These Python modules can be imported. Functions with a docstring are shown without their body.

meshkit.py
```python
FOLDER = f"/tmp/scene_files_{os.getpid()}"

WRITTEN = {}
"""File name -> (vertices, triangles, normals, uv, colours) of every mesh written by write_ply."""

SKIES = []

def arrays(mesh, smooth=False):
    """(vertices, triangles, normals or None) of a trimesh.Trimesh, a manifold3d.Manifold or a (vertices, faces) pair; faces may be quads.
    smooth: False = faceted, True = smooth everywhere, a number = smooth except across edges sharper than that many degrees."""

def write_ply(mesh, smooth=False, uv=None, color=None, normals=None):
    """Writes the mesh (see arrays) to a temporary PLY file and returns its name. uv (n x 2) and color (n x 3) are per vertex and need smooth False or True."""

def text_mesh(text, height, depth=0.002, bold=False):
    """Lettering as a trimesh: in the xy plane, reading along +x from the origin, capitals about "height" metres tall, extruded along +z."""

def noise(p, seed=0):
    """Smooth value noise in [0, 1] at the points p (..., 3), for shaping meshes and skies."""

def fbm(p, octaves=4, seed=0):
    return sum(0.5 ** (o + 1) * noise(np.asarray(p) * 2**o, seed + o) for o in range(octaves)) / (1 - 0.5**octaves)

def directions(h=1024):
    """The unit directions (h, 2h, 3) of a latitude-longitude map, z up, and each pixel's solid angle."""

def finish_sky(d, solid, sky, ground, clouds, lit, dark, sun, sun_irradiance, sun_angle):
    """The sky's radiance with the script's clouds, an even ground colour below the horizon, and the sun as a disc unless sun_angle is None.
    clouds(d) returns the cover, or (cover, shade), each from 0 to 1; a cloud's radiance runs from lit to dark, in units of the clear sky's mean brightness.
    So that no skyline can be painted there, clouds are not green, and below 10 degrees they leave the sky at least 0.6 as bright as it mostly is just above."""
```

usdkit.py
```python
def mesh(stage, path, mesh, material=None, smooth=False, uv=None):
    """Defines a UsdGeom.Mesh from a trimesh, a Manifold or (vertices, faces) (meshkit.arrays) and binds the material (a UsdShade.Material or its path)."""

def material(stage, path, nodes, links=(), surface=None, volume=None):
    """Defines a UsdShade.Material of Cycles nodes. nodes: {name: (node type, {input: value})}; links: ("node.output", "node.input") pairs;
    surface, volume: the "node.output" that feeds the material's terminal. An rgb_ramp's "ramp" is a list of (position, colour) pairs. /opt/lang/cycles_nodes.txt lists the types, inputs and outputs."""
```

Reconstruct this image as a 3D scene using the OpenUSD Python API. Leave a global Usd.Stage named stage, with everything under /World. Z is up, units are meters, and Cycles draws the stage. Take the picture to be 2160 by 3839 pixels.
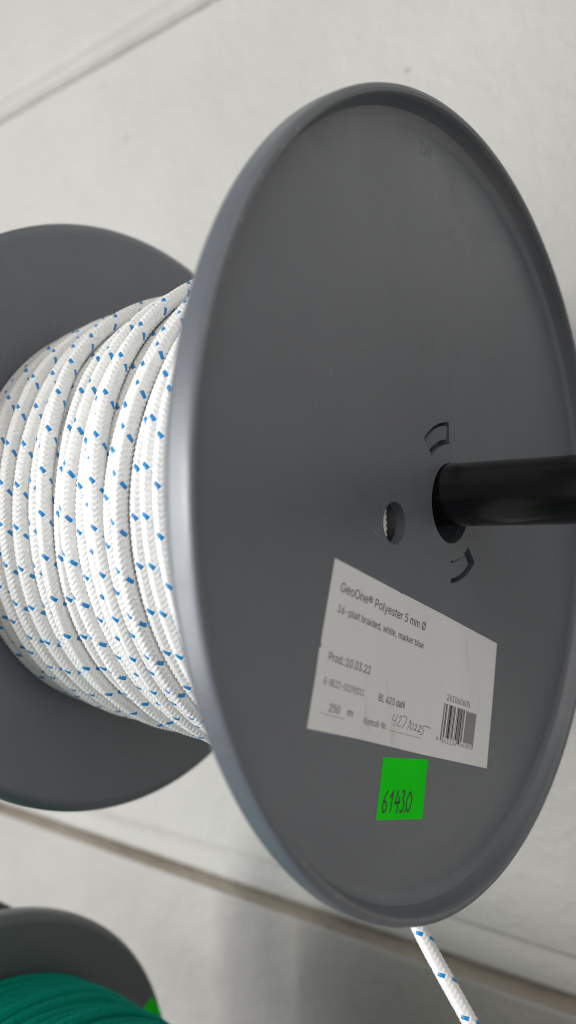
import math, numpy as np, trimesh, manifold3d as m3, usdkit, meshkit
from pxr import Usd, UsdGeom, UsdLux, UsdShade, Gf, Sdf, Vt
from scipy.interpolate import CubicSpline
from scipy.ndimage import gaussian_filter1d
from shapely.geometry import Polygon, LineString, Point, box
from shapely import affinity, union_all

stage = Usd.Stage.CreateInMemory()
UsdGeom.SetStageUpAxis(stage, UsdGeom.Tokens.z)
UsdGeom.SetStageMetersPerUnit(stage, 1.0)
W = UsdGeom.Xform.Define(stage, '/World')
stage.SetDefaultPrim(W.GetPrim())
UsdGeom.Scope.Define(stage, '/World/Looks')

# ---------------------------------------------------------------- camera
YAW, PITCH, ROLL = -0.665389, 0.01356, -0.025307
EYE = np.array([0.113581, -0.238807, -0.00502])
FWD = np.array([math.sin(YAW) * math.cos(PITCH), math.cos(YAW) * math.cos(PITCH), math.sin(PITCH)])
r0 = np.array([math.cos(YAW), -math.sin(YAW), 0.0]); u0 = np.cross(r0, FWD)
RIGHT = math.cos(ROLL) * r0 + math.sin(ROLL) * u0
UP = np.cross(RIGHT, FWD)
cam = UsdGeom.Camera.Define(stage, '/World/camera')
M = Gf.Matrix4d(*RIGHT, 0, *UP, 0, *(-FWD), 0, *EYE, 1)
cam.AddTransformOp().Set(M)
cam.CreateHorizontalApertureAttr(24.0)
cam.CreateVerticalApertureAttr(24.0 * 1024 / 576)
cam.CreateFocalLengthAttr(24.0 * 3044.0 / 2160.0)
cam.CreateFocusDistanceAttr(0.256)
cam.CreateFStopAttr(8.6)
cam.CreateClippingRangeAttr(Gf.Vec2f(0.01, 50))
cam.CreateExposureAttr(0.06)

# ---------------------------------------------------------------- light: a window to the left behind the camera, a ceiling lamp, dim room light
def rect_light(name, pos, target, w, h, strength, color):
    l = UsdLux.RectLight.Define(stage, '/World/' + name)
    pos, target = np.array(pos, float), np.array(target, float)
    z = pos - target; z /= np.linalg.norm(z)
    x = np.cross([0, 0, 1.0], z); x = x / np.linalg.norm(x) if np.linalg.norm(x) > 1e-6 else np.array([1.0, 0, 0])
    y = np.cross(z, x)
    l.AddTransformOp().Set(Gf.Matrix4d(*x, 0, *y, 0, *z, 0, *pos, 1))
    l.CreateWidthAttr(w); l.CreateHeightAttr(h)
    l.CreateIntensityAttr(strength); l.CreateColorAttr(Gf.Vec3f(*color))
    return l

rect_light('window_light', (-1.9, -1.9, -0.3), (-0.1, 0, -0.05), 1.5, 2.6, 4.6, (0.95, 0.98, 1.0))
rect_light('shop_front_light', (-1.7, -2.6, 0.0), (-0.1, 0, 0), 3.2, 3.2, 0.3, (0.97, 0.985, 1.0))
rect_light('door_light', (-0.96, -2.28, 0.05), (-0.1, 0, -0.02), 0.45, 0.65, 33.0, (1.0, 0.99, 0.97))
rect_light('ceiling_light', (0.9, -0.9, 2.1), (0.2, 0, 0), 2.0, 2.0, 1.1, (1.0, 0.97, 0.93))
rect_light('room_side_light', (1.7, -1.5, 0.5), (0, 0, 0), 2.2, 2.0, 0.85, (1.0, 0.97, 0.93))
dome = UsdLux.DomeLight.Define(stage, '/World/room_light')
room = usdkit.material(stage, '/World/Looks/room_light', {'b': ('background_shader', {'color': (1.0, 0.975, 0.94), 'strength': 0.13})}, surface='b.background')
UsdShade.MaterialBindingAPI.Apply(dome.GetPrim()).Bind(room)

# ---------------------------------------------------------------- helpers
used = {}
def path(name, parent=None):
    base = (str(parent.GetPath()) if parent else '/World') + '/' + name
    k = used.get(base, 0); used[base] = k + 1
    return base if k == 0 else f'{base}_{k:03d}'

def prim(x): return x.GetPrim() if hasattr(x, 'GetPrim') else x
def tag(o, label=None, cat=None, group=None, kind=None):
    o = prim(o)
    for k, v in (('label', label), ('category', cat), ('group', group), ('kind', kind)):
        if v: o.SetCustomDataByKey(k, v)
    return o
def thing(name, label, cat, loc=(0, 0, 0), group=None, kind=None):
    x = UsdGeom.Xform.Define(stage, path(name)); x.AddTranslateOp().Set(Gf.Vec3d(*loc))
    return tag(x, label, cat, group, kind)
def obj(name, mesh, mat, parent=None, smooth=False):
    return usdkit.mesh(stage, path(name, parent), mesh, mat, smooth=smooth).GetPrim()

# ---------------------------------------------------------------- materials
def mat(name, nodes, links, surface='p.BSDF'): return usdkit.material(stage, '/World/Looks/' + name, nodes, links, surface=surface)

def plastic(name, base, scuff=0.25):
    lo, hi = [c * 0.94 for c in base], [c * 1.07 for c in base]
    return mat(name, {
        'g': ('geometry', {}),
        'n': ('noise_texture', {'scale': 22.0, 'detail': 5.0, 'roughness': 0.55}),
        'r': ('rgb_ramp', {'ramp': [(0.3, lo), (0.7, hi)]}),
        'sm': ('mapping', {'scale': (1, 1, 1), 'rotation': (0.7, 0.2, 0.4)}),
        's': ('noise_texture', {'scale': 260.0, 'detail': 2.0, 'roughness': 0.5, 'distortion': 0.6}),
        'sr': ('rgb_ramp', {'ramp': [(0.74, (0, 0, 0)), (0.80, (1, 1, 1))]}),
        'sf': ('math', {'math_type': 'multiply', 'value2': scuff}),
        'c': ('mix_color', {'b': (0.33, 0.33, 0.33)}),
        'd': ('noise_texture', {'scale': 1500.0, 'detail': 1.0}), 'dr': ('rgb_ramp', {'ramp': [(0.755, (0, 0, 0)), (0.80, (1, 1, 1))]}), 'df': ('math', {'math_type': 'multiply', 'value2': 0.22}), 'dc': ('mix_color', {'b': (0.42, 0.41, 0.39)}),
        'gn': ('noise_texture', {'scale': 38.0, 'detail': 6.0, 'roughness': 0.7, 'distortion': 1.2}),
        'f': ('noise_texture', {'scale': 2600.0, 'detail': 2.0}),
        'b': ('bump', {'strength': 0.12, 'distance': 0.0004}),
        'rn': ('map_range', {'from_min': 0.3, 'from_max': 0.7, 'to_min': 0.31, 'to_max': 0.45}),
        'p': ('principled_bsdf', {'roughness': 0.36, 'ior': 1.8})},
        [('g.position', 'n.vector'), ('g.position', 'sm.vector'), ('sm.vector', 's.vector'), ('g.position', 'f.vector'), ('n.fac', 'r.fac'),
         ('s.fac', 'sr.fac'), ('sr.color', 'sf.value1'), ('sf.value', 'c.fac'), ('r.color', 'c.a'), ('g.position', 'd.vector'), ('d.fac', 'dr.fac'), ('dr.color', 'df.value1'), ('df.value', 'dc.fac'), ('c.result', 'dc.a'), ('dc.result', 'p.base_color'),
         ('f.fac', 'b.height'), ('b.normal', 'p.normal'), ('g.position', 'gn.vector'), ('gn.fac', 'rn.value'), ('rn.result', 'p.roughness')])

GREY = plastic('grey_plastic', (0.116, 0.128, 0.149))
GREY_DARK = plastic('dark_grey_plastic', (0.095, 0.108, 0.111), 0.1)

def plain(name, c, rough=0.5, **kw): return mat(name, {'p': ('principled_bsdf', {'base_color': c, 'roughness': rough, **kw})}, [])
INK = plain('black_ink', (0.018, 0.017, 0.018), 0.6)
FADED = plain('faded_ink', (0.13, 0.125, 0.12), 0.7)
PALE = plain('worn_ink', (0.30, 0.295, 0.285), 0.7)
PEN = plain('pen_ink', (0.05, 0.045, 0.09), 0.6)
MARKER = plain('marker_ink', (0.01, 0.02, 0.012), 0.5)

PAPER = mat('label_paper', {
    'g': ('geometry', {}),
    'm': ('mapping', {'scale': (1, 60, 18), 'rotation': (0.5, 0, 0)}),
    'n': ('noise_texture', {'scale': 1.0, 'detail': 5.0, 'roughness': 0.6}),
    'r': ('rgb_ramp', {'ramp': [(0.26, (0.66, 0.65, 0.62)), (0.38, (0.84, 0.84, 0.845)), (0.8, (0.87, 0.87, 0.88))]}),
    'b': ('bump', {'strength': 0.25, 'distance': 0.0008}),
    'p': ('principled_bsdf', {'roughness': 0.55})},
    [('g.position', 'm.vector'), ('m.vector', 'n.vector'), ('n.fac', 'r.fac'), ('r.color', 'p.base_color'), ('n.fac', 'b.height'), ('b.normal', 'p.normal')])
NEON = mat('neon_green_paper', {
    'g': ('geometry', {}), 'n': ('noise_texture', {'scale': 90.0, 'detail': 3.0}),
    'r': ('rgb_ramp', {'ramp': [(0.3, (0.004, 0.74, 0.004)), (0.7, (0.006, 0.84, 0.006))]}),
    'p': ('principled_bsdf', {'roughness': 0.7, 'specular_ior_level': 0.15})}, [('g.position', 'n.vector'), ('n.fac', 'r.fac'), ('r.color', 'p.base_color')])

STEEL = mat('black_steel', {
    'g': ('geometry', {}), 'm': ('mapping', {'scale': (8, 320, 320)}), 'n': ('noise_texture', {'scale': 1.0, 'detail': 5.0, 'roughness': 0.65}),
    'r': ('rgb_ramp', {'ramp': [(0.42, (0.006, 0.0065, 0.009)), (0.66, (0.010, 0.010, 0.012)), (0.82, (0.03, 0.022, 0.016))]}),
    'q': ('map_range', {'from_min': 0.3, 'from_max': 0.75, 'to_min': 0.13, 'to_max': 0.27}),
    'b': ('bump', {'strength': 0.1, 'distance': 0.0004}),
    'p': ('principled_bsdf', {'roughness': 0.3})},
    [('g.position', 'm.vector'), ('m.vector', 'n.vector'), ('n.fac', 'r.fac'), ('r.color', 'p.base_color'), ('n.fac', 'q.value'), ('q.result', 'p.roughness'), ('n.fac', 'b.height'), ('b.normal', 'p.normal')])

def wall_paint(name, a, b, stain, bumpy=0.6):
    return mat(name, {
        'g': ('geometry', {}),
        'n': ('noise_texture', {'scale': 7.0, 'detail': 4.0, 'roughness': 0.6}),
        'r': ('rgb_ramp', {'ramp': [(0.32, a), (0.66, b)]}),
        'k': ('noise_texture', {'scale': 75.0, 'detail': 1.5, 'roughness': 0.4}),
        'kr': ('rgb_ramp', {'ramp': [(0.80, (0, 0, 0)), (0.835, (1, 1, 1))]}),
        'kf': ('math', {'math_type': 'multiply', 'value2': 0.55}),
        'c': ('mix_color', {'b': stain}),
        'f': ('noise_texture', {'scale': 180.0, 'detail': 4.0, 'roughness': 0.6}),
        'ff': ('noise_texture', {'scale': 45.0, 'detail': 3.0}),
        'h': ('math', {'math_type': 'multiply_add', 'value2': 2.5}),
        'b': ('bump', {'strength': bumpy, 'distance': 0.0012}),
        'p': ('principled_bsdf', {'roughness': 0.62, 'specular_ior_level': 0.35})},
        [('g.position', 'n.vector'), ('g.position', 'k.vector'), ('g.position', 'f.vector'), ('g.position', 'ff.vector'), ('n.fac', 'r.fac'), ('k.fac', 'kr.fac'), ('kr.color', 'kf.value1'),
         ('kf.value', 'c.fac'), ('r.color', 'c.a'), ('c.result', 'p.base_color'), ('ff.fac', 'h.value1'), ('f.fac', 'h.value3'), ('h.value', 'b.height'), ('b.normal', 'p.normal')])
WALL = wall_paint('white_wall_paint', (0.44, 0.428, 0.402), (0.475, 0.465, 0.44), (0.2, 0.19, 0.17))
WALL_LOW = wall_paint('soiled_wall_paint', (0.385, 0.365, 0.34), (0.44, 0.422, 0.397), (0.30, 0.26, 0.23))
DIRT = wall_paint('joint_dirt', (0.24, 0.20, 0.155), (0.42, 0.38, 0.32), (0.13, 0.11, 0.09), 0.8)

def braid_material(name, base, mark, bump=0.0, rough=0.38, sub=0.0, sheen=0.15, spec=0.5):
    """A 16-plait braid: eight yarns each way, floats over two; st = (turns round the rope, lay lengths along it)."""
    N, L = {}, []
    def m(name, kind, a, b=None, c=None):
        N[name] = ('math', {'math_type': kind})
        for i, x in enumerate((a, b, c)):
            if x is None: continue
            if isinstance(x, str): L.append((x, f'{name}.value{i + 1}'))
            else: N[name][1][f'value{i + 1}'] = float(x)
        return name + '.value'
    N['tc'] = ('texture_coordinate', {}); N['xyz'] = ('separate_xyz', {}); L.append(('tc.UV', 'xyz.vector'))
    u, v = 'xyz.x', 'xyz.y'
    a = m('a', 'multiply', m('upv', 'add', u, v), 8); b = m('b', 'multiply', m('umv', 'subtract', u, v), 8)
    fa, fb = m('fa', 'floor', a), m('fb', 'floor', b)
    s = m('s', 'floored_modulo', m('sum', 'add', fa, fb), 4)
    top = m('top', 'less_than', s, 1.5)
    m('ntop', 'subtract', 1, top)
    # relief for turns too coarse to carry it as geometry
    fra, frb = m('fra', 'fraction', a), m('frb', 'fraction', b)
    def lerp(n, x, y): return m(n, 'add', m(n + 'x', 'multiply', x, top), m(n + 'y', 'multiply', y, 'ntop.value'))
    acr = lerp('acr', fra, frb); al0 = lerp('al0', frb, fra)
    off = m('off', 'subtract', s, m('o2', 'multiply', 'ntop.value', 2))
    al = m('al', 'multiply', m('al1', 'add', off, al0), 0.5)
    short = m('sh', 'less_than', m('sh1', 'absolute', m('sh0', 'subtract', al, 0.5)), 0.50)
    blue = m('blue', 'multiply', m('b1', 'multiply', m('ba', 'compare', m('ma', 'floored_modulo', fa, 8), 0, 0.1), top), short)
    dome_ = m('dm', 'multiply', m('d1', 'multiply', acr, m('d2', 'subtract', 1, acr)), 4)
    arch = m('ar', 'multiply', m('ar1', 'multiply', al, m('ar2', 'subtract', 1, al)), 4)
    h = m('h', 'multiply', m('sq', 'sqrt', dome_), m('hh', 'multiply_add', arch, 0.7, 0.3))
    N['g'] = ('geometry', {})
    N['n'] = ('noise_texture', {'scale': 60.0, 'detail': 2.0}); L.append(('g.position', 'n.vector'))
    N['r'] = ('rgb_ramp', {'ramp': [(0.3, [c * 0.96 for c in base]), (0.7, base)]}); L.append(('n.fac', 'r.fac'))
    N['c'] = ('mix_color', {'b': mark}); L += [('blue.value', 'c.fac'), ('r.color', 'c.a')]
    N['p'] = ('principled_bsdf', {'roughness': rough, 'sheen_weight': sheen, 'specular_ior_level': spec, 'subsurface_weight': sub, 'subsurface_scale': 0.0018, 'subsurface_radius': (1, 1, 0.9)})
    L.append(('c.result', 'p.base_color'))
    if bump:
        N['bp'] = ('bump', {'strength': 0.9, 'distance': bump}); L += [(h, 'bp.height'), ('bp.normal', 'p.normal')]
    return mat(name, N, L)
ROPE = braid_material('white_braid', (0.90, 0.895, 0.87), (0.0, 0.22, 0.58), sub=0.2)
ROPE_PLAIN = braid_material('white_braid_end', (0.87, 0.865, 0.83), (0.87, 0.865, 0.83))
ROPE_LOW = braid_material('white_braid_inner', (0.87, 0.865, 0.835), (0.0, 0.22, 0.58), bump=0.00035, sub=0.0)
GREEN = braid_material('green_braid', (0.0, 0.27, 0.19), (0.0, 0.27, 0.19), bump=0.0, rough=0.85, sheen=0.0, spec=0.1)

# ---------------------------------------------------------------- wall of large painted panels behind the spools
wall = tag(UsdGeom.Xform.Define(stage, path('wall')), 'white painted panel wall with two horizontal joints behind the spools', 'wall', kind='structure')
YW = 0.18
def panel(x0, x1, z0, z1, y0=YW, seed=0, cham=True, depth=.0095):
    """A panel whose lower edge is chamfered back; slightly uneven edges along its length."""
    n = 120
    xs = np.linspace(x0, x1, n)
    def wob(k, a): return a * (meshkit.fbm(np.stack([xs * 9, np.full(n, k + 0.37), np.full(n, seed + 0.1)], 1), 4, seed) - 0.5) * 2
    prof = [(y0 + .06, z1), (y0 + .0012, z1), (y0, z1 - .0016)] + ([(y0, z0 + .0235), (y0 + .0016, z0 + .0205), (y0 - .0008, z0 + .0170), (y0 - .0030, z0 + .0100), (y0 - .0026, z0 + .0045), (y0 + .0004, z0 + .0012), (y0 + depth, z0)] if cham else [(y0, z0)]) + [(y0 + .06, z0)]
    P = np.array(prof); V = np.zeros((n, len(P), 3))
    V[:, :, 0] = xs[:, None]; V[:, :, 1] = P[:, 0]; V[:, :, 2] = P[:, 1]
    V[:, 1, 1] += np.abs(wob(1, .0012)); V[:, 2, 2] += wob(2, .0012) - .001
    if cham:
        V[:, 3, 2] += wob(3, .002); V[:, 4, 2] += wob(3, .002); V[:, 5, 1] += wob(4, .0006); V[:, 6, 1] += wob(4, .0012); V[:, 7, 1] += wob(5, .0012); V[:, 8, 2] += wob(6, .0006)
    k = len(P); i, j = np.meshgrid(np.arange(n - 1), np.arange(k), indexing='ij')
    q = np.stack([i * k + j, (i + 1) * k + j, (i + 1) * k + (j + 1) % k, i * k + (j + 1) % k], -1).reshape(-1, 4)
    caps = [[0 * k + a for a in range(k)], [(n - 1) * k + a for a in range(k)]]
    f = np.vstack([q[:, [0, 1, 2]], q[:, [0, 2, 3]]] + [np.array([[c[0], c[a], c[a + 1]] for a in range(1, k - 1)]) for c in caps])
    m = trimesh.Trimesh(V.reshape(-1, 3), f, process=False); m.fix_normals()
    return m
obj('wall_panel', panel(-1.6, 1.0, 0.3645, 1.05, seed=1, depth=.0035), WALL, wall, smooth=25)
obj('wall_panel', panel(-1.6, 1.0, -0.254, 0.3635, seed=2), WALL, wall, smooth=25)
obj('wall_panel', panel(-1.6, 1.0, -0.95, -0.2585, y0=YW - .009, seed=3, cham=False), WALL_LOW, wall, smooth=25)
def bar(x0, x1, y0, y1, z0, z1): 
    m = trimesh.creation.box([x1 - x0, y1 - y0, z1 - z0]); m.apply_translation([(x0 + x1) / 2, (y0 + y1) / 2, (z0 + z1) / 2]); return m
def dirt_strip(x0, x1, z0, h, d, seed, fwd=0.0):
    n = 240; xs = np.linspace(x0, x1, n)
    nz = lambda k: meshkit.fbm(np.stack([xs * 30, np.full(n, k * 1.7), np.full(n, seed)], 1), 4, seed)
    V = np.zeros((n, 4, 3)); V[:, :, 0] = xs[:, None]
    V[:, 0, 1:] = np.stack([YW + fwd + .001 + .003 * nz(1), np.full(n, z0)], 1)
    V[:, 1, 1:] = np.stack([YW + fwd + .0035 + .003 * nz(1), z0 + h * (.15 + .3 * nz(2))], 1)
    V[:, 2, 1:] = np.stack([YW + d * .62 + .002 * nz(3), z0 + h * (.5 + .5 * nz(4))], 1)
    V[:, 3, 1:] = np.stack([np.full(n, YW + d + .012), z0 + h * (.8 + .6 * nz(5))], 1)
    i, j = np.meshgrid(np.arange(n - 1), np.arange(3), indexing='ij')
    q = np.stack([i * 4 + j, (i + 1) * 4 + j, (i + 1) * 4 + j + 1, i * 4 + j + 1], -1).reshape(-1, 4)
    return trimesh.Trimesh(V.reshape(-1, 3), np.vstack([q[:, [0, 1, 2]], q[:, [0, 2, 3]]]), process=False)
obj('mortar_joint', dirt_strip(-1.6, 1.0, -0.2590, 0.0075, 0.0085, 5, -.0095), DIRT, wall, smooth=True)
obj('mortar_joint', dirt_strip(-1.6, 1.0, 0.3630, 0.002, 0.003, 6), WALL_LOW, wall, smooth=True)

# ---------------------------------------------------------------- flanges
def revolve_x(profile, n=288):
    """profile (r, x), closed, revolved round the x axis."""
    P = np.array(profile, float); k = len(P); th = np.arange(n) * 2 * np.pi / n
    V = np.stack([np.broadcast_to(P[:, 1], (n, k)), P[:, 0] * np.cos(th)[:, None], P[:, 0] * np.sin(th)[:, None]], -1).reshape(-1, 3)
    i, j = np.meshgrid(np.arange(n), np.arange(k), indexing='ij')
    q = np.stack([i * k + j, ((i + 1) % n) * k + j, ((i + 1) % n) * k + (j + 1) % k, i * k + (j + 1) % k], -1).reshape(-1, 4)
    m = trimesh.Trimesh(V, np.vstack([q[:, [0, 1, 2]], q[:, [0, 2, 3]]]), process=True)
    m.fix_normals()
    return m
def arc(cx, cy, r, a0, a1, n=6): return [(cx + r * math.cos(math.radians(a)), cy + r * math.sin(math.radians(a))) for a in np.linspace(a0, a1, n)]

def flange_profile(R, hole):
    s = R - .125
    p = [(hole, -.0068), (.0728 + s, -.0068), (.0732 + s, -.00687), (.0737 + s, -.0068), (.1165 + s, -.0068), (.1186 + s, -.0064), (.1202 + s, -.0054), (.1211 + s, -.0038), (.1216 + s, -.0018)]
    p += [(.1219 + s, -.0009), (.1224 + s, -.0003), (.1232 + s, 0.0), (.1241 + s, -.0002), (.12465 + s, -.0007), (.1249 + s, -.0014), (.1250 + s, -.0024), (.12505 + s, -.0056), (.1249 + s, -.0068), (.1245 + s, -.0078), (.1236 + s, -.0088), (.1220 + s, -.0097), (.1195 + s, -.0102), (hole, -.0102)]
    return p
def as_manifold(m): return m3.Manifold(m3.Mesh(np.asarray(m.vertices, np.float32), np.asarray(m.faces, np.uint32)))
def prism_x(poly, x0, x1):
    m = trimesh.creation.extrude_polygon(poly, x1 - x0, engine='earcut')
    V = np.array(m.vertices); m.vertices = np.stack([V[:, 2] + x0, V[:, 0], V[:, 1]], 1); m.fix_normals()
    return m
def sector(r0_, r1_, a0, a1):
    return Polygon(arc(0, 0, r1_, a0, a1, 14) + arc(0, 0, r0_, a1, a0, 14))
fl = as_manifold(revolve_x(flange_profile(.125, .0130), 320))
small_hole = Point(-.0357, -.0058).buffer(.0062, 24)
for s_ in (small_hole, sector(.0190, .0262, 90, 130), sector(.0186, .0257, -94, -51)):
    fl = fl - as_manifold(prism_x(s_, -.03, .01))

spool = thing('rope_spool', 'large dark grey plastic spool wound with white rope, on the black rod', 'spool')
obj('flange', fl, GREY, spool, smooth=28)
def mirrored(m, x):
    m = m.copy(); m.vertices[:, 0] = 2 * x - m.vertices[:, 0]; m.fix_normals(); return m
back = revolve_x(flange_profile(.125, .0130), 256)
back.vertices[:, 0] = -back.vertices[:, 0] - 0.159 - .0102   # inner plate face at x = -0.159
back.invert()
obj('flange', back, GREY, spool, smooth=28)
obj('core', revolve_x([(.0135, -.1588), (.0135, -.0104), (.030, -.0104), (.030, -.1588)], 96), GREY, spool, smooth=40)
def rounded_prism(poly, x0, x1, c=.0003):
    a = prism_x(poly, x0, x1 - c); b = prism_x(poly.buffer(-c), x1 - c, x1)
    return trimesh.util.concatenate([a, b])
def tilted(m, pivot, axis, deg):
    m.apply_transform(trimesh.transformations.rotation_matrix(math.radians(deg), axis, pivot)); return m
obj('locking_tab', tilted(rounded_prism(sector(.0205, .0250, 92, 129), -.0125, -.0071), (-.007, -.008, .021), (0, 1, .3), 6), GREY, spool)
obj('locking_tab', tilted(rounded_prism(sector(.0190, .0243, -93, -57), -.0125, -.0074), (-.007, .006, -.021), (0, 1, -.3), -4), GREY, spool)

# ---- lettering helpers on the flange's floor plane (x = XF), eu to the right, ev up
XF = -.0068
def frame(origin, deg):
    a = math.radians(deg); e = np.array([0, math.cos(a), math.sin(a)]); w = np.array([0, -math.sin(a), math.cos(a)])
    return np.array([XF, origin[0], origin[1]]), e, w
def place(m, fr, lift):
    o, e, w = fr; V = np.array(m.vertices)
    r = trimesh.Trimesh(o + V[:, :1] * e + V[:, 1:2] * w + (V[:, 2:3] + lift) * np.array([1.0, 0, 0]), m.faces, process=False)
    return r
def text(s, x0, x1, base, cap, thick=.00003, bold=False):
    """Letters fitted between x0 and x1 (mm) on the baseline 'base' (mm below the label's top), capitals 'cap' mm tall."""
    m = meshkit.text_mesh(s, cap * 1e-3, thick, bold=bold)
    lo, hi = m.bounds[0][0], m.bounds[1][0]
    V = np.array(m.vertices); V[:, 0] = (V[:, 0] - lo) / (hi - lo) * (x1 - x0) * 1e-3 + x0 * 1e-3; V[:, 1] -= base * 1e-3
    return trimesh.Trimesh(V, m.faces, process=False)
def flat(poly, thick): 
    gs = [g for g in getattr(poly, 'geoms', [poly]) if not g.is_empty]
    return trimesh.util.concatenate([trimesh.creation.extrude_polygon(g, thick, engine='earcut') for g in gs])
def strokes(lines, width, sx=1.0, sy=1.0, ox=0.0, oy=0.0, shear=0.0):
    """Pen strokes (smooth curves through the points) as one flat shape, mm."""
    out = []
    for l in lines:
        P = np.array(l, float)
        if len(P) > 2 and not isinstance(l, tuple):
            t = np.r_[0, np.cumsum(np.hypot(*np.diff(P, axis=0).T))]
            P = CubicSpline(t, P)(np.linspace(0, t[-1], 8 * len(P)))
        out.append(LineString(np.stack([(P[:, 0] + shear * P[:, 1]) * sx + ox, P[:, 1] * sy + oy], 1)).buffer(width / 2, 4))
    return affinity.scale(union_all(out), 1e-3, 1e-3, origin=(0, 0))

LF = frame((-.0663, -.0144), -19.45)
edge = [(0, 0), (34.2, -.1), (35.0, -.35), (36.2, -.05), (60, .0), (104.3, -.3), (105.9, -20), (107.3, -42.8), (60, -43.1), (25, -42.9), (.5, -43.2), (.3, -30), (-.1, -23.6), (.7, -22.7), (.1, -21.9)]
lab = obj('paper_label', place(flat(affinity.scale(Polygon(edge), 1e-3, 1e-3, origin=(0, 0)), .00012), LF, .00004), PAPER, spool)
tag(lab, 'white printed paper label, creased and smudged')
LT = .00017
def lettering(name, parts, m_):
    return obj(name, place(trimesh.util.concatenate(parts), LF, LT), m_, lab)
lettering('lettering', [text('GeoOne® Polyester 5 mm Ø', 4.7, 51.9, 7.5, 2.45), text('16-plait braided, white, marker blue', 5.0, 52.2, 12.9, 1.95),
                        text('Prod.:10.03.22', 4.5, 24.9, 25.6, 2.2), text('BL 420 daN', 31.3, 45.9, 31.7, 2.0), text('250', 8.4, 13.3, 37.9, 2.0), text('m', 17.1, 19.6, 37.8, 1.95)], INK)
lettering('lettering', [text('E-BE22-0229/011', 4.3, 23.4, 31.7, 1.75), text('Kontroll-Nr.', 25.6, 37.6, 38.7, 1.75)], FADED)
lettering('lettering', [text('261060605', 71.8, 88.6, 25.2, 2.0), text('4', 67.8, 69.1, 38.0, 1.5)], FADED)
lettering('lettering', [text('063234', 71.2, 82.0, 38.3, 1.5), text('060880', 83.6, 94.4, 38.1, 1.5)], PALE)
# bar code of the number beneath it
Lc = ['0001101', '0011001', '0010011', '0111101', '0100011', '0110001', '0101111', '0111011', '0110111', '0001011']
G_ = [''.join('1' if c == '0' else '0' for c in s)[::-1] for s in Lc]; Rc = [''.join('1' if c == '0' else '0' for c in s) for s in Lc]
bits = '101' + ''.join((Lc if pz == 'L' else G_)[int(d)] for d, pz in zip('063234', 'LGLLGG')) + '01010' + ''.join(Rc[int(d)] for d in '060880') + '101'
mod = 24.0 / len(bits)
dark_bars, pale_bars = [], []
k = 0
while k < len(bits):
    if bits[k] == '1':
        e_ = k
        while e_ < len(bits) and bits[e_] == '1': e_ += 1
        guard = k < 3 or 45 <= k <= 50 or k > 91
        b_ = box((70.4 + k * mod) * 1e-3, -(37.6 if guard else 36.6) * 1e-3, (70.4 + e_ * mod) * 1e-3, -26.3e-3)
        (dark_bars if k < 62 else pale_bars).append(flat(b_, .00003)); k = e_
    k += 1
lettering('barcode', dark_bars, INK)
lettering('barcode', pale_bars + [flat(box(.0866, -.0364, .0944, -.0266), .00001)], PALE)
lettering('ruled_line', [flat(box(.0044, -.03885, .0161, -.0387), .00002)], PALE)
lettering('ruled_line', [flat(box(.0391, -.0387, .0585, -.03855), .00002)], PALE)
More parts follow.
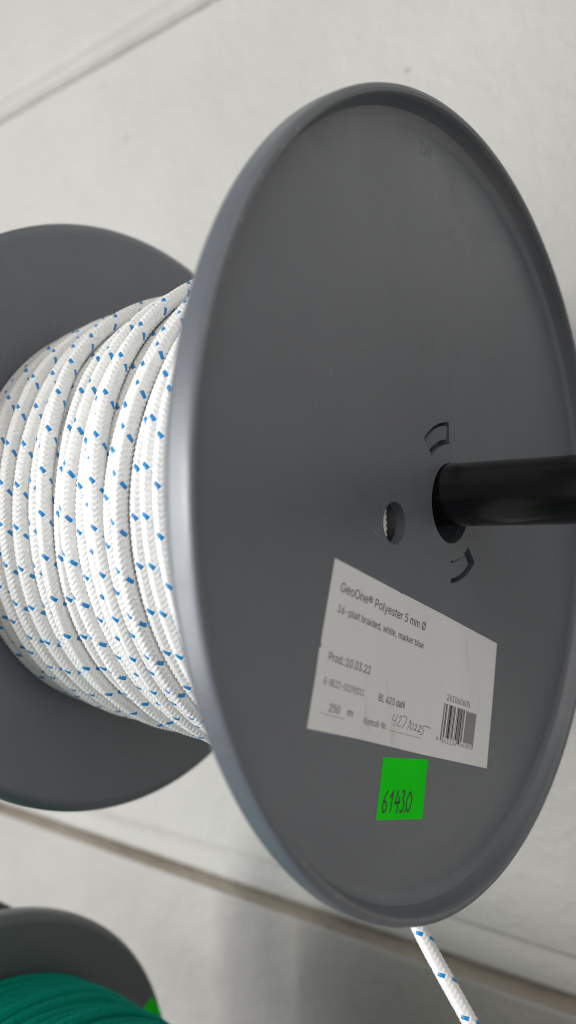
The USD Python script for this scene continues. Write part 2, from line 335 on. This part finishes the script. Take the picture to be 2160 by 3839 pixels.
hand = [[(0, 2.6), (-.3, 1.4), (.9, 1.3)], [(1.1, 2.8), (.8, 1.0), (.6, 0)], [(2.0, 2.2), (2.7, 2.5), (2.6, 1.7), (1.7, .5), (3.1, .3)], [(3.3, 2.7), (4.6, 2.7), (3.7, .0)],
        [(6.0, 1.8), (6.4, 2.2), (5.9, .0)], [(7.2, 1.7), (6.8, .9), (7.3, .3), (7.9, 1.0), (7.5, 1.7)], [(8.7, 1.4), (9.3, 1.7), (9.2, 1.0), (8.5, .3), (9.6, .4)], [(10.3, 1.4), (10.9, 1.7), (10.7, 1.0), (10.1, .2), (11.2, .4)], [(12.0, 1.8), (11.6, 1.1), (12.4, .8), (12.1, -.1), (11.3, -.2)], [(11.9, 1.8), (13.6, 1.9), (15.0, 1.7)]]
hd = obj('handwriting', place(flat(strokes(hand, .2, 1.5, 1.25, 40.5, -37.2, .15), .00003), LF, LT), PEN, lab)

GF = frame((-.04557, -.07075), -15.6)
gs = obj('price_sticker', place(flat(Polygon([(0, 0), (.0259, .0003), (.0262, -.0168), (-.0001, -.0166)]), .00013), GF, .00004), NEON, spool)
tag(gs, 'fluorescent green sticker with a handwritten number')
num = [[(2.6, 5.0), (1.4, 3.4), (.9, 1.4), (1.5, .1), (2.6, .5), (2.6, 2.0), (1.6, 2.6), (.9, 1.9)], ((4.3, 3.6), (5.5, 5.0), (5.1, .0)), ((8.2, 5.1), (6.9, 2.1), (9.5, 2.4)), ((9.0, 3.7), (8.4, -.2)),
       [(10.3, 4.7), (11.3, 5.0), (11.6, 4.2), (10.9, 3.0), (11.7, 2.3), (11.7, .9), (10.9, .0), (10.1, .3)], [(12.7, .0), (12.85, .25)], [(14.6, 4.9), (13.5, 3.4), (13.5, .9), (14.6, .1), (15.5, 1.4), (15.5, 3.9), (14.6, 4.9)]]
obj('handwriting', place(flat(strokes(num, .62, 1.08, 1.12, 1.4, -14.6, .05), .00003), GF, .00018), MARKER, gs)
# moulded marks in the plastic
obj('moulded_number', place(trimesh.util.concatenate([text('250', -3.9, 3.9, 0, 4.8, .0001)]), frame((-.0105, .1092), 4), -.00003), GREY, spool)
def ring_mark(cy, cz):
    o = Point(0, 0).buffer(.0042, 24).difference(Point(0, 0).buffer(.0039, 24))
    t = Polygon([(0, .0026), (.0023, -.0014), (-.0023, -.0014)]); t = t.difference(t.buffer(-.0005))
    return place(flat(union_all([o, t]), .00007), frame((cy, cz), 0), -.00004)
for c in ((-.0122, .0487), (.0065, .0487)): obj('moulded_mark', ring_mark(*c), GREY, spool)

SCUFF = plain('scuffed_plastic', (0.34, 0.345, 0.35), 0.6)
def scuff(phi, r, length, width, x, turn=0.0, m_=None):
    k = trimesh.creation.icosphere(2, 1.0); V = k.vertices * [.00008, length / 2, width / 2]
    V[:, 2] *= 1 + .5 * np.sin(V[:, 1] / length * 9 + phi); a = phi + math.pi / 2 + turn
    V = np.stack([V[:, 0] + x, V[:, 1] * math.cos(a) - V[:, 2] * math.sin(a) + r * math.cos(phi), V[:, 1] * math.sin(a) + V[:, 2] * math.cos(a) + r * math.sin(phi)], 1)
    obj('scuff', trimesh.Trimesh(V, k.faces, process=False), m_ or SCUFF, spool, smooth=True)
for ph_, l_, w_ in ((2.35, .0016, .0005), (2.42, .0024, .0004), (2.52, .0010, .0006), (2.63, .0020, .0004), (2.20, .0012, .0005), (4.02, .0012, .0006), (3.88, .0008, .0005)):
    scuff(ph_, .1233, l_, w_, .00002)
for y_, z_, l_, w_, t_ in ((-.066, .0335, .0022, .00022, .8), (-.073, .0250, .0018, .0002, .5), (-.070, -.004, .002, .0002, 1.2), (-.046, -.0085, .0035, .00025, .9), (-.0445, -.0075, .0025, .0002, .7), (-.085, .07, .0024, .00022, .6), (.03, .02, .003, .0002, .3), (.062, -.03, .002, .0002, 1.0)):
    scuff(math.atan2(z_, y_), math.hypot(y_, z_), l_, w_, -.00679, t_)

# ---------------------------------------------------------------- rod
ROD_R, ROD_Z = .0102, .00265
rod = obj('steel_rod', revolve_x([(.0, -.34), (ROD_R - .001, -.34), (ROD_R, -.339), (ROD_R, .159), (ROD_R - .001, .16), (.0, .16)], 96), STEEL, None, smooth=35)
UsdGeom.Xformable(rod).AddTranslateOp().Set(Gf.Vec3d(0, 0, ROD_Z))
tag(rod, 'black steel rod carrying the large spool of white rope', 'rod')

# ---------------------------------------------------------------- rope: tube meshes with the braid as relief
def braid_height(u, v):
    a, b = 8 * (u + v), 8 * (u - v); fa, fb = np.floor(a), np.floor(b); s = np.mod(fa + fb, 4); top = s < 1.5
    acr = np.where(top, a - fa, b - fb); al = np.where(top, s + (b - fb), s - 2 + (a - fa)) / 2
    return np.sqrt(np.clip(4 * acr * (1 - acr), 0, 1)) * (.3 + .7 * 4 * al * (1 - al))
def tube_mesh(name, C, T, Nn, v, mat_, parent, sides=32, R=.0025, relief=.0003, twist=0.0, flat_=1.0):
    """C centres, T tangents, Nn outward directions, v position in lay lengths. One mesh with st = (u, v)."""
    B = np.cross(T, Nn); n = len(C)
    u = np.linspace(0, 1, sides + 1); ang = 2 * np.pi * u
    uu = u[None, :] + np.broadcast_to(twist, (n,))[:, None]
    vv = np.broadcast_to(v[:, None], uu.shape)
    rad = R - relief * .75 + relief * braid_height(uu, vv) if relief else np.full(uu.shape, R - .0001)
    P = C[:, None] + rad[..., None] * (np.cos(ang)[None, :, None] * Nn[:, None] * flat_ + np.sin(ang)[None, :, None] * B[:, None])
    du = np.empty_like(P); du[:, 1:-1] = P[:, 2:] - P[:, :-2]; du[:, 0] = du[:, -1] = P[:, 1] - P[:, -2]
    dv = np.gradient(P, axis=0)
    nr = np.cross(du, dv); nr /= np.linalg.norm(nr, axis=-1, keepdims=True) + 1e-15
    if ((nr * (P - C[:, None])).sum(-1) < 0).mean() > .5: nr = -nr
    k = sides + 1; i, j = np.meshgrid(np.arange(n - 1), np.arange(sides), indexing='ij')
    q = np.stack([i * k + j, i * k + j + 1, (i + 1) * k + j + 1, (i + 1) * k + j], -1).reshape(-1, 4)
    f = np.vstack([q[:, [0, 1, 2]], q[:, [0, 2, 3]]])
    V = P.reshape(-1, 3)
    fn = np.cross(V[f[0, 1]] - V[f[0, 0]], V[f[0, 2]] - V[f[0, 0]])
    if fn @ nr.reshape(-1, 3)[f[0, 0]] < 0: f = f[:, ::-1]
    m = usdkit.mesh(stage, path(name, parent), (V, f), mat_, smooth=False, uv=np.stack([uu, vv], -1).reshape(-1, 2))
    m.CreateNormalsAttr(Vt.Vec3fArray.FromNumpy(nr.reshape(-1, 3).astype(np.float32))); m.SetNormalsInterpolation('vertex')
    return m.GetPrim()

rng = np.random.default_rng(11)
def smooth_noise(n, width, rng_): 
    a = gaussian_filter1d(rng_.standard_normal(n), width, mode='wrap'); return a / (a.std() + 1e-12)

def winding(parent, name, x0, x1, pitch, radius, mat_, R, lay, step_fine, step_coarse, relief, sides, wander, seed, mingap, rings=None, jitter=.5, centre=(0, 0), lumps=.0003, span=(math.pi * .40, math.pi * 1.62)):
    """A helix of turns; phi = 0 at the back, pi towards the camera. Each turn is a mesh of its own."""
    g = np.random.default_rng(seed)
    n = int((x1 - x0) / pitch); NS = 720
    sp = pitch * (1 + jitter * (g.random(n) - .5)); 
    base = np.r_[0, np.cumsum(sp)]; base = x0 + base / base[-1] * (x1 - x0)
    S = base[:, None] + np.zeros((n + 1, NS))
    common = np.stack([gaussian_filter1d(g.standard_normal(NS), 55, mode='wrap') for _ in range(n + 1)])
    common = gaussian_filter1d(common, 1.6, axis=0); common /= common.std()
    own = np.stack([gaussian_filter1d(g.standard_normal(NS), 40, mode='wrap') for _ in range(n + 1)]); own /= own.std()
    fade = np.clip(np.minimum(np.arange(n + 1), n - np.arange(n + 1)) / 3.0, 0, 1)[:, None]
    lead = np.linspace(0, 1, NS)[None, :] * pitch
    S = S + wander * fade * (.8 * common + .5 * own)
    for _ in range(60):     # keep the turns from running through each other
        d = S[1:] - S[:-1]; push = np.clip(mingap - d, 0, None) / 2
        S[:-1] -= push; S[1:] += push
        S = np.clip(S, x0, x1)
    d = np.diff(S, axis=0)
    lift = np.zeros_like(S)
    for k_ in range(n):     # a turn squeezed against the one before it rides up on it
        over = np.clip(2 * R * .97 - d[k_], 0, None)
        lift[k_ + 1] += np.sqrt(np.clip((2 * R * .97) ** 2 - (2 * R * .97 - over) ** 2, 0, None)) * .55 * ((k_ % 2) * .9 + .1)
    lift = gaussian_filter1d(lift, 12, axis=1, mode='wrap')
    lump = np.stack([gaussian_filter1d(g.standard_normal(NS), 30, mode='wrap') for _ in range(n + 1)]); lump = lump / lump.std() * lumps
    ph = np.linspace(0, 2 * np.pi, NS)
    vpos, tw = 0.0, 0.0
    for k_ in range(n):
        # positions blend from this turn to the next along the last part at the back, so that the rope is continuous
        blend = np.linspace(0, 1, NS)
        xs = S[k_] * (1 - blend) + S[k_ + 1] * blend
        rs = (radius(xs) + lift[k_] * (1 - blend) + lift[k_ + 1] * blend + lump[k_] * (1 - blend) + lump[k_ + 1] * blend)
        cx, cr = CubicSpline(ph, xs), CubicSpline(ph, rs)
        fine = np.arange(span[0], span[1], step_fine / .085); r1 = np.arange(0, span[0], step_coarse / .085); r2 = np.arange(span[1], 2 * math.pi, step_coarse / .085)
        p_ = np.unique(np.r_[r1, fine, r2, 2 * math.pi])
        X, Rr = cx(p_), cr(p_)
        C = np.stack([X, centre[0] + Rr * np.cos(p_), centre[1] + Rr * np.sin(p_)], 1)
        T = np.gradient(C, axis=0); T /= np.linalg.norm(T, axis=1, keepdims=True)
        Nn = np.stack([np.zeros_like(p_), np.cos(p_), np.sin(p_)], 1); Nn -= (Nn * T).sum(1, keepdims=True) * T; Nn /= np.linalg.norm(Nn, axis=1, keepdims=True)
        s_ = np.r_[0, np.cumsum(np.linalg.norm(np.diff(C, axis=0), axis=1))]
        twr = tw + .12 * (smooth_noise(64, 8, g)[(p_ / (2 * math.pi) * 63).astype(int)] * 0) + (g.random() - .3) * .5 * p_ / (2 * math.pi)
        tube_mesh(name, C, T, Nn, vpos + s_ / lay, mat_, parent, sides, R, relief, twr)
        vpos += s_[-1] / lay; tw = twr[-1]

rope = thing('braided_rope', 'white braided rope with blue flecks wound on the large grey spool, its end hanging below', 'rope')
xr = [-.159, -.1565, -.145, -.132, -.120, -.106, -.096, -.087, -.06, -.03, -.010]
rr_ = [.0785, .0787, .0803, .0818, .0825, .0826, .0836, .0848, .0853, .0853, .0850]
rad_top = lambda x: np.interp(x, xr, rr_)
# where each turn of the top layer lies (x in mm at six angles across the front of the drum), and how far it rides up or sinks in
KPHI = (2.45, 2.7, 2.95, 3.2, 3.45, 3.65)
TURNS = [((-156.2,) * 6, 0), ((-151.6, -150.8, -150.0, -149.5, -149.6, -150.2), 0),
    ((-147.0, -144.6, -142.2, -140.6, -140.2, -140.6), .2), ((-134.9, -132.6, -131.3, -131.0, -131.7, -133.0), 0), ((-121.6, -121.2, -121.4, -122.0, -123.0, -123.6), -.2),
    ((-115.9, -114.9, -113.6, -113.6, -114.2, -115.2), -1.0), ((-113.5, -109.6, -107.5, -106.9, -107.7, -109.0), 1.0), ((-102.8, -101.6, -100.1, -101.4, -103.2, -103.6), -2.2),
    ((-91.4, -91.2, -93.0, -94.2, -93.2, -91.6), .2), ((-87.0, -86.7, -86.4, -87.4, -86.9, -86.0), -1.6), ((-83.4, -82.9, -82.0, -81.6, -80.9, -80.3), 0), ((-80.1, -79.6, -78.2, -76.9, -75.4, -75.0), 1.3),
    ((-66.6, -68.2, -70.7, -72.4, -72.0, -70.9), -.1), ((-62.9, -65.0, -66.6, -67.6, -67.6, -67.4), .7), ((-59.2, -59.4, -61.6, -62.6, -62.8, -62.8), -1.9), ((-55.4, -55.9, -56.0, -55.3, -54.6, -54.4), .2), ((-51.1, -51.1, -50.6, -49.9, -49.2, -48.8), .5),
    ((-45.0, -44.6, -44.4, -44.2, -44.0, -43.6), 0), ((-39.0,) * 6, .3), ((-33.6, -33.8, -34.2, -34.0, -33.6, -33.4), -.2), ((-28.2,) * 6, .2), ((-23.0,) * 6, 0), ((-17.8,) * 6, .2), ((-13.2,) * 6, 0)]
def traced(parent, name, mat_, R, lay, step_fine, step_coarse, relief, sides, seed):
    from scipy.interpolate import PchipInterpolator
    g = np.random.default_rng(seed); X = np.array([t[0] for t in TURNS]) * 1e-3; lift = np.array([t[1] for t in TURNS]) * 1e-3
    mids = [X[0].mean()] + [(X[k].mean() + X[k + 1].mean()) / 2 for k in range(len(X) - 1)] + [X[-1].mean()]
    lifts = np.r_[0, (lift[1:] + lift[:-1]) / 2, 0]
    vpos = tw = 0.0
    fine = np.arange(1.25, 5.15, step_fine / .085); ph = np.unique(np.r_[np.arange(0, 1.25, step_coarse / .085), fine, np.arange(5.15, 2 * math.pi, step_coarse / .085), 2 * math.pi])
    rl0 = 0.0
    for k in range(len(X)):
        lead = .0010
        kx = np.r_[0, 1.2, 1.9, KPHI, 4.2, 5.0, 2 * math.pi]
        m_ = X[k].mean()
        vx = np.r_[mids[k], .5 * mids[k] + .5 * m_, .25 * m_ + .75 * X[k][0], X[k], .75 * X[k][-1] + .25 * m_, .5 * m_ + .5 * mids[k + 1], mids[k + 1]]
        xs = gaussian_filter1d(PchipInterpolator(kx, vx)(ph), 14, mode='nearest'); xs[0], xs[-1] = mids[k], mids[k + 1]
        b = gaussian_filter1d(np.interp(ph, [0, 1.2, 2.2, 4.2, 5.2, 2 * math.pi], [lifts[k], .6 * lift[k] + .4 * lifts[k], lift[k], lift[k], .6 * lift[k] + .4 * lifts[k + 1], lifts[k + 1]]), 20, mode='nearest')
        rl1 = g.normal() * .00015
        lump = np.interp(ph, np.linspace(0, 2 * math.pi, 12), np.r_[rl0, g.normal(0, .00018, 10), rl1]); lump = gaussian_filter1d(lump, 25, mode='nearest'); rl0 = rl1
        rs = rad_top(xs) + b + lump
        C = np.stack([xs, rs * np.cos(ph), rs * np.sin(ph)], 1)
        T = np.gradient(C, ph, axis=0); T /= np.linalg.norm(T, axis=1, keepdims=True)
        Nn = np.stack([0 * ph, np.cos(ph), np.sin(ph)], 1); Nn -= (Nn * T).sum(1, keepdims=True) * T; Nn /= np.linalg.norm(Nn, axis=1, keepdims=True)
        s_ = np.r_[0, np.cumsum(np.linalg.norm(np.diff(C, axis=0), axis=1))]
        twr = tw + g.uniform(-.25, .25) * ph / (2 * math.pi)
        tube_mesh(name, C, T, Nn, vpos + s_ / lay, mat_, parent, sides, R, relief, twr)
        vpos += s_[-1] / lay; tw = twr[-1]
traced(rope, 'rope_turn', ROPE, .00255, .0136, .0004, .0012, .0005, 36, 7)
winding(rope, 'inner_turn', -.1563, -.0130, .0052, lambda x: rad_top(x) - .0041, ROPE_LOW, .0025, .0145, .0010, .0018, 0, 14, .0003, 8, .0048, jitter=.1, lumps=.0001)
# the first end of the rope, threaded from inside into the small hole of the flange
zs_ = np.linspace(-.0132, .0016, 60); C = np.stack([-.0128 - 10 * (zs_ + .0058) ** 2, -.0350 + 12 * (zs_ + .0058) ** 2, zs_], 1)
T = np.gradient(C, axis=0); T /= np.linalg.norm(T, axis=1, keepdims=True)
Nn = np.array([1.0, 0, 0]) - (T @ np.array([1.0, 0, 0]))[:, None] * T; Nn /= np.linalg.norm(Nn, axis=1, keepdims=True)
tube_mesh('first_end', C, T, Nn, zs_ / .0140, ROPE_PLAIN, rope, 32, .0024, .0006)

# the running end: round the back of the drum, down off its underside and away under the front flange
kp = [(-.047, .0875 * math.cos(a), .0875 * math.sin(a)) for a in np.linspace(.2, -1.25, 8)]
kp += [(-.0465, .010, -.0885), (-.0405, .0005, -.0985), (-.0312, -.0055, -.1145), (-.0183, -.0096, -.1341), (.0012, -.0116, -.1588), (.0166, -.0136, -.1795), (.036, -.0166, -.206), (.057, -.0195, -.235)]
kp = np.array(kp); t = np.r_[0, np.cumsum(np.linalg.norm(np.diff(kp, axis=0), axis=1))]
n = int(t[-1] / .0004); C = CubicSpline(t, kp)(np.linspace(0, t[-1], n)); C = gaussian_filter1d(C, 12, axis=0, mode='nearest')
T = np.gradient(C, axis=0); T /= np.linalg.norm(T, axis=1, keepdims=True)
Nn = np.zeros_like(C); a = np.array([0, -1.0, 0.2])
for i in range(n): a = a - (a @ T[i]) * T[i]; a /= np.linalg.norm(a); Nn[i] = a
s_ = np.r_[0, np.cumsum(np.linalg.norm(np.diff(C, axis=0), axis=1))]
tube_mesh('loose_end', C, T, Nn, s_ / .0128, ROPE, rope, 36, .0025, .00042, twist=.07)

# ---------------------------------------------------------------- lower spool with dark green rope, and a flange behind it
GC = (-.0507, -.305)
sp2 = thing('rope_spool', 'grey plastic spool wound with dark green rope, at the bottom left corner', 'spool', (0, GC[0], GC[1]))
f2 = revolve_x(flange_profile(.125, .0130), 256); f2.vertices[:, 0] = -f2.vertices[:, 0] - .2247 - .0102; f2.invert()
obj('flange', f2, GREY_DARK, sp2, smooth=28)
f3 = revolve_x(flange_profile(.125, .0130), 256); f3.vertices[:, 0] += -.0535
obj('flange', f3, GREY_DARK, sp2, smooth=28)
obj('core', revolve_x([(.0135, -.2245), (.0135, -.0640), (.040, -.0640), (.040, -.2245)], 96), GREY_DARK, sp2, smooth=40)
A_, e1, e2 = np.array([.1121, .0442]), np.array([-.876, -.482]), np.array([.482, -.876])
st = prism_x(Polygon([A_, A_ + .020 * e1, A_ + .020 * e1 + .0142 * e2, A_ + .0142 * e2]), -.22466, -.2245)
g2 = obj('price_sticker', st, NEON, sp2); tag(g2, 'fluorescent green sticker at the edge of the flange')
grope = thing('green_rope', 'dark green rope wound on the spool in the bottom left corner', 'rope')
winding(grope, 'rope_turn', -.2205, -.0680, .0064, lambda x: .0968 + 0 * x, GREEN, .0032, .0160, .0005, .004, .0010, 28, .0012, 21, .0056, centre=GC, jitter=.7, lumps=.0006, span=(1.0, 3.0))
rod2 = obj('steel_rod', revolve_x([(.0, -.40), (ROD_R - .001, -.40), (ROD_R, -.399), (ROD_R, .069), (ROD_R - .001, .07), (.0, .07)], 96), STEEL, None, smooth=35)
UsdGeom.Xformable(rod2).AddTranslateOp().Set(Gf.Vec3d(0, GC[0], GC[1] + .00265))
tag(rod2, 'black steel rod carrying the spool of green rope', 'rod')
sp3 = thing('rope_spool', 'dark grey spool flange peeking in at the left edge behind the green rope spool', 'spool', (0, GC[0], GC[1]))
f4 = revolve_x(flange_profile(.1152, .0130), 256); f4.vertices[:, 0] += -.297
obj('flange', f4, GREY_DARK, sp3, smooth=28)
